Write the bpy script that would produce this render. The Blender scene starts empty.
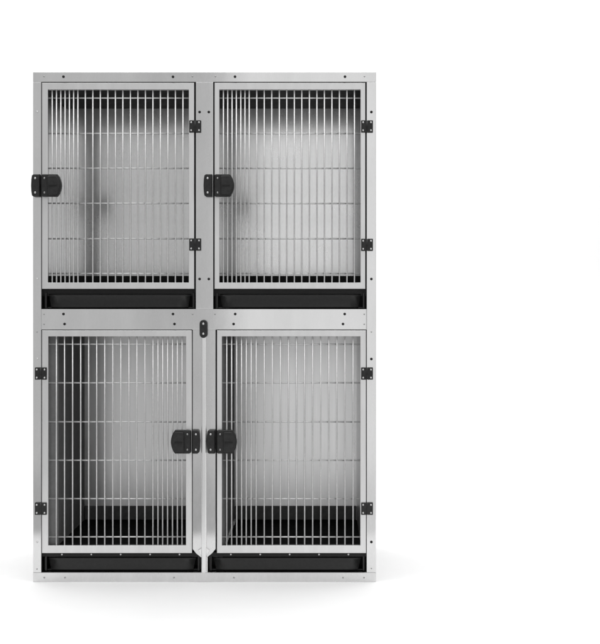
import bpy, bmesh, math, random
from mathutils import Vector
random.seed(7)
S = bpy.context.scene
COL = S.collection
PX = 1.1887 / 343.0                     # metres per photograph pixel on the front plane


def X(x): return (x - 204.5) * PX


def Z(y): return (582.0 - y) * PX


# ------------------------------------------------------------------ materials
def new_mat(name):
    m = bpy.data.materials.new(name)
    m.use_nodes = True
    nt = m.node_tree
    b = next(n for n in nt.nodes if n.type == 'BSDF_PRINCIPLED')
    return m, nt, b


def lnk(nt, a, b): nt.links.new(a, b)


def noise_chain(nt, scale, stretch=(1, 1, 1), detail=4, rough=.6, coord='Object'):
    tc = nt.nodes.new('ShaderNodeTexCoord')
    mp = nt.nodes.new('ShaderNodeMapping')
    mp.inputs['Scale'].default_value = stretch
    nz = nt.nodes.new('ShaderNodeTexNoise')
    nz.inputs['Scale'].default_value = scale
    nz.inputs['Detail'].default_value = detail
    nz.inputs['Roughness'].default_value = rough
    lnk(nt, tc.outputs[coord], mp.inputs['Vector'])
    lnk(nt, mp.outputs['Vector'], nz.inputs['Vector'])
    return nz


def rng(nt, src, lo, hi, a=.3, b=.7):
    r = nt.nodes.new('ShaderNodeMapRange')
    r.inputs['From Min'].default_value = a
    r.inputs['From Max'].default_value = b
    r.inputs['To Min'].default_value = lo
    r.inputs['To Max'].default_value = hi
    lnk(nt, src, r.inputs['Value'])
    return r.outputs['Result']


def grey_mat(name, v_lo, v_hi, metallic, r_lo, r_hi, scale=60, stretch=(1, 1, 1), bump=0.0, bump_scale=400,
             bump_stretch=(1, 1, 1), aniso=0.0, tint=(1, 1, 1), spec=.5):
    m, nt, b = new_mat(name)
    n = noise_chain(nt, scale, stretch)
    v = rng(nt, n.outputs['Fac'], v_lo, v_hi)
    cmb = nt.nodes.new('ShaderNodeCombineColor')
    for i, ch in enumerate(('Red', 'Green', 'Blue')):
        mu = nt.nodes.new('ShaderNodeMath')
        mu.operation = 'MULTIPLY'
        mu.inputs[1].default_value = tint[i]
        lnk(nt, v, mu.inputs[0])
        lnk(nt, mu.outputs[0], cmb.inputs[ch])
    lnk(nt, cmb.outputs[0], b.inputs['Base Color'])
    b.inputs['Metallic'].default_value = metallic
    b.inputs['Specular IOR Level'].default_value = spec
    n2 = noise_chain(nt, scale * .37, stretch)
    lnk(nt, rng(nt, n2.outputs['Fac'], r_lo, r_hi), b.inputs['Roughness'])
    if bump:
        n3 = noise_chain(nt, bump_scale, bump_stretch, detail=3)
        bp = nt.nodes.new('ShaderNodeBump')
        bp.inputs['Strength'].default_value = bump
        bp.inputs['Distance'].default_value = .0006
        lnk(nt, n3.outputs['Fac'], bp.inputs['Height'])
        lnk(nt, bp.outputs['Normal'], b.inputs['Normal'])
    if aniso:
        b.inputs['Anisotropic'].default_value = aniso
        b.inputs['Anisotropic Rotation'].default_value = .25      # brushed across: reflections smear up and down
        tg = nt.nodes.new('ShaderNodeTangent')
        tg.direction_type = 'UV_MAP'
        tg.uv_map = 'UVMap'
        lnk(nt, tg.outputs['Tangent'], b.inputs['Tangent'])
    return m


M = {}
M['sheet'] = grey_mat('satin_steel_sheet', .67, .74, 1, .06, .10, 9, (1, 1, .25), bump=.04, bump_scale=900)
M['door'] = grey_mat('satin_aluminium_frame', .70, .76, 1, .34, .42, 30, (1, 1, .2), bump=.05, bump_scale=700)
M['bar'] = grey_mat('bright_wire', .64, .72, 1, .50, .60, 120)
M['back'] = grey_mat('brushed_steel_lining', .84, .90, 1, .145, .18, 14, (9, 1, .12), bump=.02, bump_scale=34,
                     bump_stretch=(7, 1, .05), aniso=.50)


def two_lobes(m, r2, fac, wear=True):
    """mix a second, rougher metal lobe in (polish over brush lines), broken up by faint smears"""
    nt = m.node_tree
    b = next(n for n in nt.nodes if n.type == 'BSDF_PRINCIPLED')
    out = next(n for n in nt.nodes if n.type == 'OUTPUT_MATERIAL')
    c = nt.nodes.new('ShaderNodeBsdfPrincipled')
    c.inputs['Metallic'].default_value = 1
    c.inputs['Roughness'].default_value = r2
    lnk(nt, b.inputs['Base Color'].links[0].from_socket, c.inputs['Base Color'])
    if b.inputs['Normal'].links: lnk(nt, b.inputs['Normal'].links[0].from_socket, c.inputs['Normal'])
    n = noise_chain(nt, 5, (1, 1, .5), 5, .65)
    mx = nt.nodes.new('ShaderNodeMixShader')
    lnk(nt, rng(nt, n.outputs['Fac'], fac - .13, fac + .13), mx.inputs[0])
    lnk(nt, b.outputs[0], mx.inputs[1])
    lnk(nt, c.outputs[0], mx.inputs[2])
    lnk(nt, mx.outputs[0], out.inputs['Surface'])


def waviness(m, scale, dist):
    """oil-canning of thin sheet: a broad bump in front of the fine one"""
    nt = m.node_tree
    bp = next(n for n in nt.nodes if n.type == 'BUMP')
    n = noise_chain(nt, scale, (1, 1, 1), 2, .5)
    w = nt.nodes.new('ShaderNodeBump')
    w.inputs['Strength'].default_value = 1
    w.inputs['Distance'].default_value = dist
    lnk(nt, n.outputs['Fac'], w.inputs['Height'])
    lnk(nt, w.outputs['Normal'], bp.inputs['Normal'])


waviness(M['back'], 6, .0005)
two_lobes(M['back'], .36, .30)
waviness(M['sheet'], 6, .00025)
two_lobes(M['sheet'], .36, .3)
waviness(M['door'], 9, .0006)
M['back_low'] = grey_mat('lower_brushed_steel_lining', .88, .94, 1, .27, .33, 14, (9, 1, .12), bump=.02, bump_scale=34,
                         bump_stretch=(7, 1, .05), aniso=.90)  # same steel as the upper backs; shading set by colour and roughness
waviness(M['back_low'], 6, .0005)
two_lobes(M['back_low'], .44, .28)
M['lining'] = grey_mat('satin_steel_wall', .78, .86, 1, .26, .34, 20, (1, 3, .2), bump=.05, bump_scale=300)
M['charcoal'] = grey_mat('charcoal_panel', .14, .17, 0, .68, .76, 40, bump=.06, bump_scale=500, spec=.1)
M['return'] = grey_mat('charcoal_lit_return', .15, .18, 0, .5, .6, 60)  # the lining's charcoal, lightened for the front light on its return
M['blackfloor'] = grey_mat('black_floor_sheet', .004, .007, 0, .75, .85, 60, bump=.15, bump_scale=500, spec=.08)
M['lip'] = grey_mat('dark_grey_lip', .075, .105, 0, .5, .6, 60, spec=.3)  # lighter grey than the black floor sheet
M['floor'] = grey_mat('grey_concrete', .46, .54, 0, .7, .85, 4, bump=.2, bump_scale=60)
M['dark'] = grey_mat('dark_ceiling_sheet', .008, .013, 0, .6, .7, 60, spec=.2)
M['black'] = grey_mat('black_moulded_plastic', .007, .020, 0, .38, .58, 70, bump=.25, bump_scale=900, spec=.4)
M['tray'] = grey_mat('black_tray_plastic', .009, .014, 0, .30, .40, 90, bump=.22, bump_scale=1100, spec=.45)
M['trayblack'] = grey_mat('shiny_black_runner', .004, .007, 0, .35, .45, 90, spec=.3)
M['screw'] = grey_mat('zinc_screw_head', .55, .66, 1, .3, .4, 300)
M['hole'] = grey_mat('black_bolt_head', .006, .010, 0, .4, .5, 300, spec=.3)
M['rivet'] = grey_mat('steel_rivet_head', .30, .38, 1, .3, .4, 300)
M['post'] = grey_mat('bright_post_sheet', .78, .85, 1, .22, .30, 12, (1, 1, .2), bump=.06, bump_scale=300)
M['sealant'] = grey_mat('pale_sealant', .40, .62, 0, .5, .6, 90)
M['sweep'] = grey_mat('white_sweep', .86, .88, 0, .75, .85, 3, spec=.2)


# ------------------------------------------------------------------ mesh helpers
class MB:
    def __init__(self):
        self.bm = bmesh.new()
        self.mats = []

    def mi(self, m):
        if m not in self.mats: self.mats.append(m)
        return self.mats.index(m)

    def _merge(self, b, m):
        i = self.mi(m)
        for f in b.faces: f.material_index = i
        me = bpy.data.meshes.new('tmp')
        b.to_mesh(me)
        b.free()
        self.bm.from_mesh(me)
        bpy.data.meshes.remove(me)

    def box(self, x0, x1, y0, y1, z0, z1, m, bev=0.0, seg=2):
        b = bmesh.new()
        vs = [b.verts.new((x, y, z)) for x in (x0, x1) for y in (y0, y1) for z in (z0, z1)]
        for q in ((0, 1, 3, 2), (4, 6, 7, 5), (0, 4, 5, 1), (2, 3, 7, 6), (0, 2, 6, 4), (1, 5, 7, 3)):
            b.faces.new([vs[k] for k in q])
        bmesh.ops.recalc_face_normals(b, faces=b.faces[:])
        if bev: bmesh.ops.bevel(b, geom=b.edges[:], offset=bev, segments=seg, affect='EDGES', profile=.5)
        self._merge(b, m)
        return self

    def prism(self, pts, y0, y1, m, bev=0.0, seg=2, back_scale=None):
        """outline pts (x,z), extruded from y0 (front) to y1 (back)"""
        b = bmesh.new()
        f = [b.verts.new((p[0], y0, p[1])) for p in pts]
        k = [b.verts.new((p[0], y1, p[1])) for p in pts]
        n = len(pts)
        front = b.faces.new(f)
        b.faces.new(k[::-1])
        for i in range(n):
            b.faces.new((f[i], k[i], k[(i + 1) % n], f[(i + 1) % n]))
        bmesh.ops.recalc_face_normals(b, faces=b.faces[:])
        if bev: bmesh.ops.bevel(b, geom=list(front.edges), offset=bev, segments=seg, affect='EDGES', profile=.5)
        self._merge(b, m)
        return self

    def ring(self, o, i, y0, y1, m, bev=0.0):
        """rectangular frame; o and i are (x0,x1,z0,z1)"""
        b = bmesh.new()

        def loop(r, y):
            return [b.verts.new(p) for p in ((r[0], y, r[2]), (r[1], y, r[2]), (r[1], y, r[3]), (r[0], y, r[3]))]
        of, inf, ob, ib = loop(o, y0), loop(i, y0), loop(o, y1), loop(i, y1)
        sharp = []
        for k in range(4):
            j = (k + 1) % 4
            b.faces.new((of[k], of[j], inf[j], inf[k]))
            b.faces.new((ob[j], ob[k], ib[k], ib[j]))
            b.faces.new((of[j], of[k], ob[k], ob[j]))
            b.faces.new((inf[k], inf[j], ib[j], ib[k]))
        bmesh.ops.recalc_face_normals(b, faces=b.faces[:])
        if bev:
            fs = set(of + inf)
            sharp = [e for e in b.edges if e.verts[0] in fs and e.verts[1] in fs
                     and ((e.verts[0] in of) == (e.verts[1] in of))]
            bmesh.ops.bevel(b, geom=sharp, offset=bev, segments=3, affect='EDGES', profile=.5)
        self._merge(b, m)
        return self

    def rod(self, p, q, r, m, seg=10, dome=False):
        p, q = Vector(p), Vector(q)
        d = (q - p).normalized()
        u = d.orthogonal().normalized()
        v = d.cross(u)
        b = bmesh.new()
        st = [(p, r), (q, r)]
        if dome: st = [(p - d * r * .45, r * .55), (p - d * r * .15, r * .92), (p, r), (q, r)]
        rings = []
        for c, rr in st:
            rings.append([b.verts.new(c + (u * math.cos(t) + v * math.sin(t)) * rr)
                          for t in [2 * math.pi * k / seg for k in range(seg)]])
        for a, c in zip(rings, rings[1:]):
            for k in range(seg):
                f = b.faces.new((a[k], a[(k + 1) % seg], c[(k + 1) % seg], c[k]))
                f.smooth = True
        b.faces.new(rings[0][::-1])
        b.faces.new(rings[-1])
        bmesh.ops.recalc_face_normals(b, faces=b.faces[:])
        self._merge(b, m)
        return self

    def build(self, name, parent=None, loc=None, uv=False):
        me = bpy.data.meshes.new(name)
        if loc is not None:
            bmesh.ops.translate(self.bm, verts=self.bm.verts[:], vec=-Vector(loc))
        if uv:
            l = self.bm.loops.layers.uv.new('UVMap')
            for f in self.bm.faces:
                for lp in f.loops: lp[l].uv = (lp.vert.co.x, lp.vert.co.z)
        self.bm.to_mesh(me)
        self.bm.free()
        for m in self.mats: me.materials.append(M[m])
        o = bpy.data.objects.new(name, me)
        COL.objects.link(o)
        if loc is not None: o.location = loc
        if parent is not None: attach(o, parent)
        return o


def attach(o, parent):
    w = o.location.copy()
    o.parent = parent
    base = Vector((0, 0, 0))
    p = parent
    while p is not None:
        base += p.location
        p = p.parent
    o.location = w - base


def tag(o, label=None, cat=None, group=None, kind=None):
    if label: o['label'] = label
    if cat: o['category'] = cat
    if group: o['group'] = group
    if kind: o['kind'] = kind
    return o


# ------------------------------------------------------------------ setting: white studio sweep
FLOOR_DROP = 1.5  # added drop below the kennels so softboxes reflect low on the steel


def sweep():
    RF = .7
    prof = [(-.88 - RF, -FLOOR_DROP)]
    for k in range(24, 0, -1):
        a = math.pi / 2 * k / 24
        prof.append((-.88 - RF * math.sin(a), RF * math.cos(a) - RF))
    prof += [(-.88, 0.0), (2.2, 0.0)]
    R = 1.2
    for k in range(1, 17):
        a = math.pi / 2 * k / 16
        prof.append((2.2 + R * math.sin(a), R - R * math.cos(a)))
    prof.append((3.4, 7.0))
    b = bmesh.new()
    rows = [[b.verts.new((x, y, z)) for x in (-9, 9)] for y, z in prof]
    for a, c in zip(rows, rows[1:]):
        f = b.faces.new((a[0], a[1], c[1], c[0]))
        f.smooth = True
    bmesh.ops.recalc_face_normals(b, faces=b.faces[:])
    me = bpy.data.meshes.new('backdrop')
    b.to_mesh(me)
    b.free()
    me.materials.append(M['sweep'])
    o = bpy.data.objects.new('backdrop', me)
    COL.objects.link(o)
    tag(o, 'seamless white backdrop under and behind the kennels, with an added, unseen drop in front', kind='structure')


sweep()
gf = MB().box(-14, 14, -14, 10, -FLOOR_DROP - .3, -FLOOR_DROP - .004, 'floor').build('floor')
tag(gf, 'grey floor under the white backdrop', kind='structure')

# ------------------------------------------------------------------ kennel bank
bank = bpy.data.objects.new('kennel_bank', None)
COL.objects.link(bank)
tag(bank, 'tall steel bank of four barred animal kennels with black latches', 'kennel')

FT = .018            # sheet fold depth of the front frame
DEPTH = .678
BACK = .578


def panel(name, x0, x1, y0, y1, m='sheet'):
    """front sheet given by photograph pixels, base at its lower edge"""
    loc = ((X(x0) + X(x1)) / 2, 0, Z(y1))
    return MB().box(X(x0), X(x1), 0, FT, Z(y1), Z(y0), m, .0012).build(name, bank, loc)


def bolt(parent, x, y, r=1.35, m='hole', name='bolt', proud=.0015):
    c = (X(x), -proud, Z(y))
    return MB().rod(c, (X(x), .004, Z(y)), r * PX, m, 14, dome=True).build(name, parent, c)


stile_l = panel('stile', 33, 41.3, 82, 572.5)
stile_c = panel('stile', 195.8, 213.3, 82, 309)
stile_r = panel('stile', 366.6, 376, 82, 572.5)
rail_t = panel('rail', 33, 376, 72, 82)
rail_m = panel('rail', 41.3, 366.6, 309, 329.6)
rail_b = panel('rail', 33, 376, 572.5, 582)
# centre mullion between the lower doors, its foot cut to corners
cm = MB()
cm.prism([(X(192.6), Z(329.6)), (X(192.6), Z(549)), (X(196), Z(553.5)), (X(201), Z(557.5)),
          (X(207), Z(557.5)), (X(212), Z(553.5)), (X(215.6), Z(549)), (X(215.6), Z(329.6))],
         .001, FT, 'sheet', .001)
mull = cm.build('mullion', bank, (X(204), 0, Z(557.5)))
pm = MB()
pm.box(X(201.6), X(206.6), -.012, .001, Z(572.4), Z(330), 'post', .004, 3)
pm.prism([(X(198), Z(550)), (X(201.5), Z(555.5)), (X(206.7), Z(555.5)), (X(210), Z(550)), (X(206.7), Z(547.5)), (X(201.5), Z(547.5))],
         -.006, .001, 'post', .0015)
post = pm.build('removable_post', bank, (X(204), 0, Z(572.4)))


def capsule(cx, cy, w, h, n=10):
    r = w / 2
    pts = []
    for k in range(n + 1):
        a = math.pi * k / n
        pts.append((X(cx + r * math.cos(a)), Z(cy - (h / 2 - r) - r * math.sin(a))))
    for k in range(n + 1):
        a = math.pi + math.pi * k / n
        pts.append((X(cx + r * math.cos(a)), Z(cy + (h / 2 - r) - r * math.sin(a))))
    return pts


cc = MB()
cc.prism(capsule(203.8, 328.8, 7.6, 18), -.020, -.0005, 'black', .003, 3)
for yy in (323.6, 333.6):
    cc.rod((X(203.8), -.0215, Z(yy)), (X(203.8), -.018, Z(yy)), 1.15 * PX, 'screw', 12, dome=True)
cc.build('post_catch', post, (X(203.8), 0, Z(337.8)))

for x, y in ((63.5, 76.7), (173, 76.8), (235, 76.7), (345, 76.7)): bolt(rail_t, x, y)
for x in (44, 192.5, 215.5, 364.5): bolt(rail_t, x, 76.5, .75, 'rivet', 'rivet')
for x, y in ((63.5, 314), (64.6, 324), (173, 314), (174.5, 324), (235.2, 314), (233.6, 324), (344.7, 314), (343, 324)):
    bolt(rail_m, x, y)
for x, y in ((44, 314.2), (44, 324.2), (192.5, 314.2), (215, 314.2), (364.3, 314.2), (364.3, 324.2)):
    bolt(rail_m, x, y, .75, 'rivet', 'rivet')
for x, y in ((199.6, 112), (208.8, 112), (199.6, 279), (208.8, 279)): bolt(stile_c, x, y)
for y in (112, 279, 359, 542): bolt(stile_r, 371.4, y)
for y in (332, 568.5): bolt(stile_r, 371.4, y, .7, 'rivet', 'rivet')
for y in (112, 279, 359, 542): bolt(stile_l, 37.2, y, 1.0, 'screw', 'screw')
for y in (332, 569): bolt(stile_l, 37, y, .7, 'rivet', 'rivet')
for x in (44.3, 65, 174, 234, 343, 364): bolt(rail_b, x, 577.6, .8, 'rivet', 'rivet')

# carcass -----------------------------------------------------------------
def slab(name, x0, x1, yy0, yy1, y0, y1, m, uv=False, bev=0.0):
    """x and y in photograph pixels, yy = real depth range"""
    loc = ((X(x0) + X(x1)) / 2, (yy0 + yy1) / 2, Z(y1))
    return MB().box(X(x0), X(x1), yy0, yy1, Z(y1), Z(y0), m, bev).build(name, bank, loc, uv)


slab('side_panel', 33.2, 34.2, FT + .001, DEPTH, 73, 581.8, 'sheet')
slab('side_panel', 374.8, 375.8, FT + .001, DEPTH, 73, 581.8, 'sheet')
slab('roof_panel', 34.3, 374.7, FT + .001, DEPTH, 72.4, 73.4, 'sheet')
slab('base_panel', 34.3, 374.7, FT + .001, DEPTH, 578, 581.6, 'sheet')
# inner linings: walls, ceilings, floors, backs of the four kennels
LIN = .026
UP, LO = (87.5, 275.6), (326.0, 546.5)
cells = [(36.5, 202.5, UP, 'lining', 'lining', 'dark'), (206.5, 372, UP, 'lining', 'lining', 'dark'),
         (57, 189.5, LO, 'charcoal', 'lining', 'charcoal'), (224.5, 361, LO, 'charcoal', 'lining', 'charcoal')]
for (x0, x1, (t, f), ml, mr, mt) in cells:
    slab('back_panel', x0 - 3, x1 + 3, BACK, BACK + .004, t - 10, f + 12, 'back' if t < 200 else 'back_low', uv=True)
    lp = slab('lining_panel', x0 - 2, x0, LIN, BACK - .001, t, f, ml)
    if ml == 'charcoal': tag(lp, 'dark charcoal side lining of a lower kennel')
    slab('lining_panel', x1, x1 + 2, LIN, BACK - .001, t, f, mr)
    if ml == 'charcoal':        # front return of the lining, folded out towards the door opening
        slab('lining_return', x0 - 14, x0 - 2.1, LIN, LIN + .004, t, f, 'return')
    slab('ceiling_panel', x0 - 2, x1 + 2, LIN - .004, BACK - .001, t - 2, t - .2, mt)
    slab('floor_panel', x0 - 2, x1 + 2, LIN - .004, BACK - .001, f + .2, f + 13, 'blackfloor', bev=.002)
    if ml == 'charcoal':        # raised back lip of the black floor sheet
        slab('floor_lip', x0 + .3, x1 - .3, BACK - .012, BACK - .002, 531, f, 'lip', bev=.003)

# pale sealant bead along the wall and floor joint of the lower right kennel
bd = MB()
yy = .05
while yy < .53:
    ln = random.uniform(.05, .11)
    bd.rod((X(224.9), yy, Z(545.9)), (X(224.9), min(yy + ln, .56), Z(545.9)), random.uniform(.004, .0075), 'sealant', 8)
    yy += ln
bd.build('sealant_bead', bank, (X(224.9), .3, Z(546)))

# doors -------------------------------------------------------------------
def latch_mb(xe, xt, y0, y1):
    """xe = edge next to the keeper, xt = rounded tip"""
    s = 1 if xt > xe else -1
    w = abs(xt - xe)
    h = y1 - y0
    cy = (y0 + y1) / 2
    L = MB()

    def out(e, t, hh, bulge):
        pts = []
        # top and bottom corners by the edge, then the bulging tip
        for dx, dy in ((0, -hh + 1.6), (.5, -hh + .5), (1.6, -hh)):
            pts.append((e + dx, dy))
        n = 9
        pts.append((t - bulge, -hh))
        for k in range(n + 1):
            u = -1 + 2 * k / n
            pts.append((t - bulge * .62 * u * u, u * hh * .80))
        pts.append((t - bulge, hh))
        for dx, dy in ((1.6, hh), (.5, hh - .5), (0, hh - 1.6)):
            pts.append((e + dx, dy))
        return [(X(xe + s * p[0]), Z(cy + p[1])) for p in pts]
    L.prism(out(0, w, h / 2, 4.2), -.024, -.0035, 'black', .004, 3)
    # raised paddle with a finger slot
    L.prism(out(6.6, w - 1.0, h / 2 - 1.6, 3.6), -.033, -.022, 'black', .0035, 3)
    L.box(*sorted((X(xe + s * 8.2), X(xe + s * (w - 4)))), -.0345, -.031, Z(cy + 1.0), Z(cy - .6), 'hole', .0005)
    for yy in (y0 + 4, y1 - 4):
        c = (X(xe + s * 3.4), -.0245, Z(yy))
        L.rod(c, (c[0], -.022, c[2]), 1.0 * PX, 'rivet', 12, dome=True)
    return L, (X((xe + xt) / 2), 0, Z(y1))


def keeper(parent, xi, xo, y0, y1):
    """xi = straight edge beside the door, xo = rounded outer edge"""
    s = 1 if xo > xi else -1
    w = abs(xo - xi)
    pts = [(0, y0), (w - 2.4, y0), (w - .9, y0 + 1.2), (w - .3, y0 + 5), (w, (y0 + y1) / 2), (w - .3, y1 - 5),
           (w - .9, y1 - 1.2), (w - 2.4, y1), (0, y1)]
    k = MB()
    k.prism([(X(xi + s * a), Z(b)) for a, b in pts], -.026, -.0005, 'black', .004, 3)
    for yy in (y0 + 4, y1 - 4):
        c = (X(xi + s * w * .5), -.0265, Z(yy))
        k.rod(c, (c[0], -.024, c[2]), 1.05 * PX, 'screw', 12, dome=True)
    return k.build('latch_keeper', parent, (X((xi + xo) / 2), 0, Z(y1)))


def hinge(parent, cx, cy):
    h = MB()
    a, b = 5.9, 6.1
    h.box(X(cx - a), X(cx - .35), -.0085, -.0035, Z(cy + b), Z(cy - b), 'black', .0014)
    h.box(X(cx + .35), X(cx + a), -.0085, -.0005, Z(cy + b), Z(cy - b), 'black', .0014)
    h.rod((X(cx), -.0075, Z(cy + b - .3)), (X(cx), -.0075, Z(cy - b + .3)), .95 * PX, 'black', 12)
    for dx in (-3.9, 3.9):
        for dy in (-4, 4):
            c = (X(cx + dx), -.0092, Z(cy + dy))
            h.rod(c, (c[0], -.007, c[2]), .92 * PX, 'screw', 12, dome=True)
    return h.build('hinge', parent, (X(cx), 0, Z(cy + b)))


def door(o, i, bars, wires, hinge_x, hinge_y, latch):
    y0, y1 = -.003, .016
    d = MB().ring((X(o[0]), X(o[1]), Z(o[3]), Z(o[2])), (X(i[0]), X(i[1]), Z(i[3]), Z(i[2])), y0, y1, 'door', .0012)
    D = d.build('door', bank, ((X(o[0]) + X(o[1])) / 2, 0, Z(o[3])))
    q = MB().ring((X(o[0] - 3.5), X(o[1] + 3.5), Z(o[3] + .2), Z(o[2] - 3)), (X(i[0] - 2.5), X(i[1] + 2.5), Z(i[3] + 2.5), Z(i[2] - 2.5)),
                  .0185, .0215, 'trayblack')
    q.build('door_gap_shade', bank, ((X(o[0]) + X(o[1])) / 2, .02, Z(o[3])))  # black ring added so the gap around the door reads as shade
    g = MB()
    for b in bars:
        j = random.uniform(-.12, .12)
        g.rod((X(b + j), .004, Z(i[3] + 2)), (X(b + j * .3), .004, Z(i[2] - 2)), .72 * PX, 'bar', 10)
    for w in wires:
        g.rod((X(i[0] - 2), .0092, Z(w)), (X(i[1] + 2), .0092, Z(w + random.uniform(-.15, .15))), .72 * PX, 'bar', 10)
    g.build('grille', D, ((X(i[0]) + X(i[1])) / 2, 0, Z(i[3])))
    for hy in hinge_y: hinge(D, hinge_x, hy)
    L, loc = latch_mb(*latch)
    L.build('latch', D, loc)
    return D


def seq(dense, step, n):
    return list(dense) + [dense[-1] + step * k for k in range(1, n + 1)]


uw = [97.8, 133.2, 168, 203.2, 238.6, 273.4]
lw = [344.3, 383, 422, 460.5, 499, 537.3]
door((42.1, 194.2, 83, 288.8), (48, 188.8, 89.6, 282.6),
     seq([52, 56.3, 60.6, 64.9, 69.2, 73.5, 77.7], 7.51, 14), uw, 195.3, (126.6, 244.6), (42.3, 62.4, 174.7, 197))
door((214.6, 365.3, 83, 288.8), (219.4, 360.5, 89.6, 282.6),
     seq([223.3, 227.7, 232, 236.3, 240.7, 244.9, 249.2], 7.52, 14), uw, 367, (126.6, 244.9), (214.7, 234.4, 174.7, 197))
lb = [56.3 + 8.05 * k for k in range(13)] + [157.8, 162.6, 167.5, 172.4, 177.2, 182]
door((42.1, 192, 330.4, 553), (48.4, 186, 336.4, 545.5), lb, lw, 41.1, (373.5, 508.5), (191.3, 171.4, 429.6, 453))
door((217, 366, 330.4, 553), (222, 360.3, 336.4, 545.5),
     seq([226.7, 231.6, 236.6, 241.5, 246.3, 251.2, 256.2], 8.07, 12), lw, 367, (373.5, 508.5), (217.2, 237.2, 429.6, 453))
keeper(stile_l, 40.9, 32.3, 174.7, 197)
keeper(stile_c, 212.4, 204, 174.7, 197)
keeper(mull, 192.8, 200.3, 429.6, 453)
keeper(mull, 215.3, 207.1, 429.6, 453)

# black runners behind the tray slots and the screwed strip over the lower trays
for (x0, x1, y0, y1) in ((35, 203.8, 289.4, 318), (205.2, 374, 289.4, 318), (35, 203.8, 554, 577.5), (205.2, 374, 554, 577.5)):
    slab('tray_runner', x0, x1, .10, .104, y0, y1, 'trayblack')
for (x0, x1) in ((38, 199), (210, 370)):
    slab('door_sill', x0, x1, .030, .034, 284, 296, 'trayblack')
for (x0, x1, xs) in ((41.6, 201.2, (61, 90.5, 120, 149.5, 179)), (207, 366.4, (230.5, 260, 289.5, 319, 348.5))):
    st = slab('tray_rail', x0 - 2, x1 + 2, .0185, .030, 551.5, 557.6, 'trayblack', bev=.001)
    for x in xs:
        c = (X(x), .017, Z(555.4))
        MB().rod(c, (c[0], .020, c[2]), .95 * PX, 'screw', 12, dome=True).build('screw', st, c)

# ------------------------------------------------------------------ pull-out trays
def tray(x0, x1, y0, y1, drop, label):
    """tray sits inside the slot x0..x1, y0..y1 (pixels)"""
    t = bpy.data.objects.new('pull_out_tray', None)
    COL.objects.link(t)
    t.location = ((X(x0) + X(x1)) / 2, .02, Z(y1 - .3))
    tag(t, label, 'tray', 'black trays slotted under the kennel doors')
    top = y0 + drop
    b = MB()
    # shallow pan: floor, two sides, back
    b.box(X(x0 + 2.2), X(x1 - 2.2), .032, .088, Z(y1 - .5), Z(y1 - 1.6), 'tray', .0006)
    b.box(X(x0 + 1.2), X(x0 + 2.1), .032, .088, Z(y1 - .5), Z(top + 1), 'tray', .0006)
    b.box(X(x1 - 2.1), X(x1 - 1.2), .032, .088, Z(y1 - .5), Z(top + 1), 'tray', .0006)
    b.build('pan', t, t.location)
    # moulded front: inclined trapezoid with a rolled rim
    f = bmesh.new()
    fx0, fx1 = x0 + 5.5, x1 - 5.0
    pr = []
    for (u, yy, dep) in ((0, top, .026), (.25, top + .8, .0215), (.6, top + 1.7, .0215), (1.0, top + 2.4, .0235),
                         (3.0, y1 - 2.2, .020), (3.0, y1 - 1.0, .021), (2.8, y1 - .5, .026)):
        pr.append([f.verts.new((X(fx0 + u + (fx1 - fx0 - 2 * u) * k / 12), dep, Z(yy))) for k in range(13)])
    for a, c in zip(pr, pr[1:]):
        for k in range(12):
            q = f.faces.new((a[k], a[k + 1], c[k + 1], c[k]))
            q.smooth = True
    ext = bmesh.ops.extrude_face_region(f, geom=f.faces[:])
    bmesh.ops.translate(f, verts=[v for v in ext['geom'] if isinstance(v, bmesh.types.BMVert)], vec=(0, .004, 0))
    bmesh.ops.recalc_face_normals(f, faces=f.faces[:])
    F = MB()
    F._merge(f, 'tray')
    F.build('front', t, t.location)
    # upright lugs at either end of the front
    for c in (x0 + 3.2, x1 - 2.6):
        MB().box(X(c - .9), X(c + .9), .019, .031, Z(y1 - .5), Z(top - 1.5), 'tray', .0018).build('end_lug', t, (X(c), .02, Z(y1)))
    return t


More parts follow.
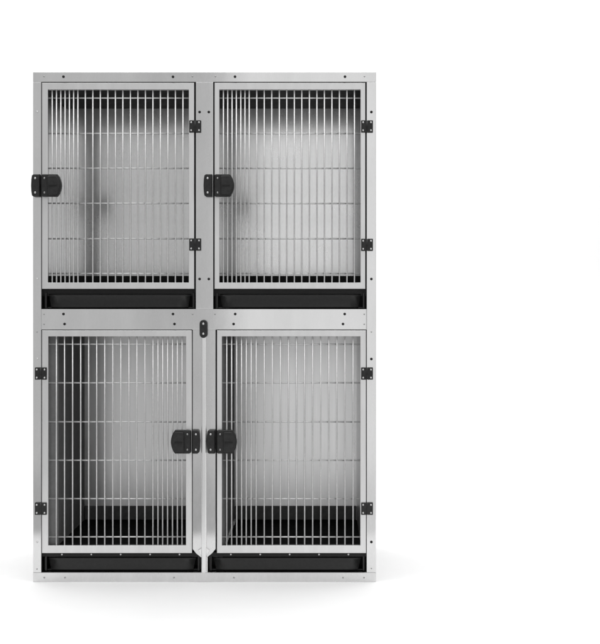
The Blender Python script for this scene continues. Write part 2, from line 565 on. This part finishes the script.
tray(41.6, 195.6, 289.5, 308.8, 4.6, 'black tray in the slot below the upper left kennel door')
tray(213.5, 366.4, 289.5, 308.8, 4.6, 'black tray in the slot below the upper right kennel door')
tray(41.6, 200.8, 553.5, 572.4, 5.0, 'black tray at the bottom of the bank left of the centre post')
tray(207.2, 366.4, 553.5, 572.4, 5.0, 'black tray at the bottom of the bank right of the centre post')

# ------------------------------------------------------------------ light
W = bpy.data.worlds.new('World')
S.world = W
W.use_nodes = True
bg = W.node_tree.nodes['Background']
bg.inputs['Color'].default_value = (1, 1, 1, 1)
bg.inputs['Strength'].default_value = .51


SB, SD = .49, .045


def area(name, loc, rot, sx, sy, radiance):
    l = bpy.data.lights.new(name, 'AREA')
    l.shape = 'RECTANGLE'
    l.size, l.size_y = sx, sy
    l.energy = radiance * math.pi * sx * sy
    o = bpy.data.objects.new(name, l)
    o.location = loc
    o.rotation_euler = [math.radians(a) for a in rot]
    COL.objects.link(o)
    return o


# big softbox behind the camera, to its right; two added fills to its left band the reflections
area('softbox', (-.36 + 1.9, -6.6, 1.25), (90, 0, 0), 3.8, 5.4, SB)
area('reflection_fill', (-.69, -6.6, 1.25), (90, 0, 0), .40, 5.4, SD)
area('reflection_fill', (-1.03 - 1.2, -6.6, 1.25), (90, 0, 0), 2.4, 5.4, SD * 2.3)
# added overhead light, out of view, to whiten backdrop and floor
area('overhead_fill', (0, .2, 5.2), (0, 0, 0), 7, 5.5, 3.0)

# ------------------------------------------------------------------ camera
D = 1418 * PX
cam = bpy.data.cameras.new('camera')
co = bpy.data.objects.new('camera', cam)
COL.objects.link(co)
co.location = (X(320), -D, Z(290))
co.rotation_euler = (math.radians(90), 0, 0)
cam.sensor_fit = 'HORIZONTAL'
cam.sensor_width = 36
cam.lens = 36 * 1418 / 600
cam.shift_x = (300 - 320) / 600
cam.shift_y = -(322 - 290) / 600
cam.clip_end = 100
S.camera = co
S.view_settings.view_transform = 'Standard'
S.view_settings.look = 'None'
S.view_settings.exposure = 0
S.view_settings.gamma = 1
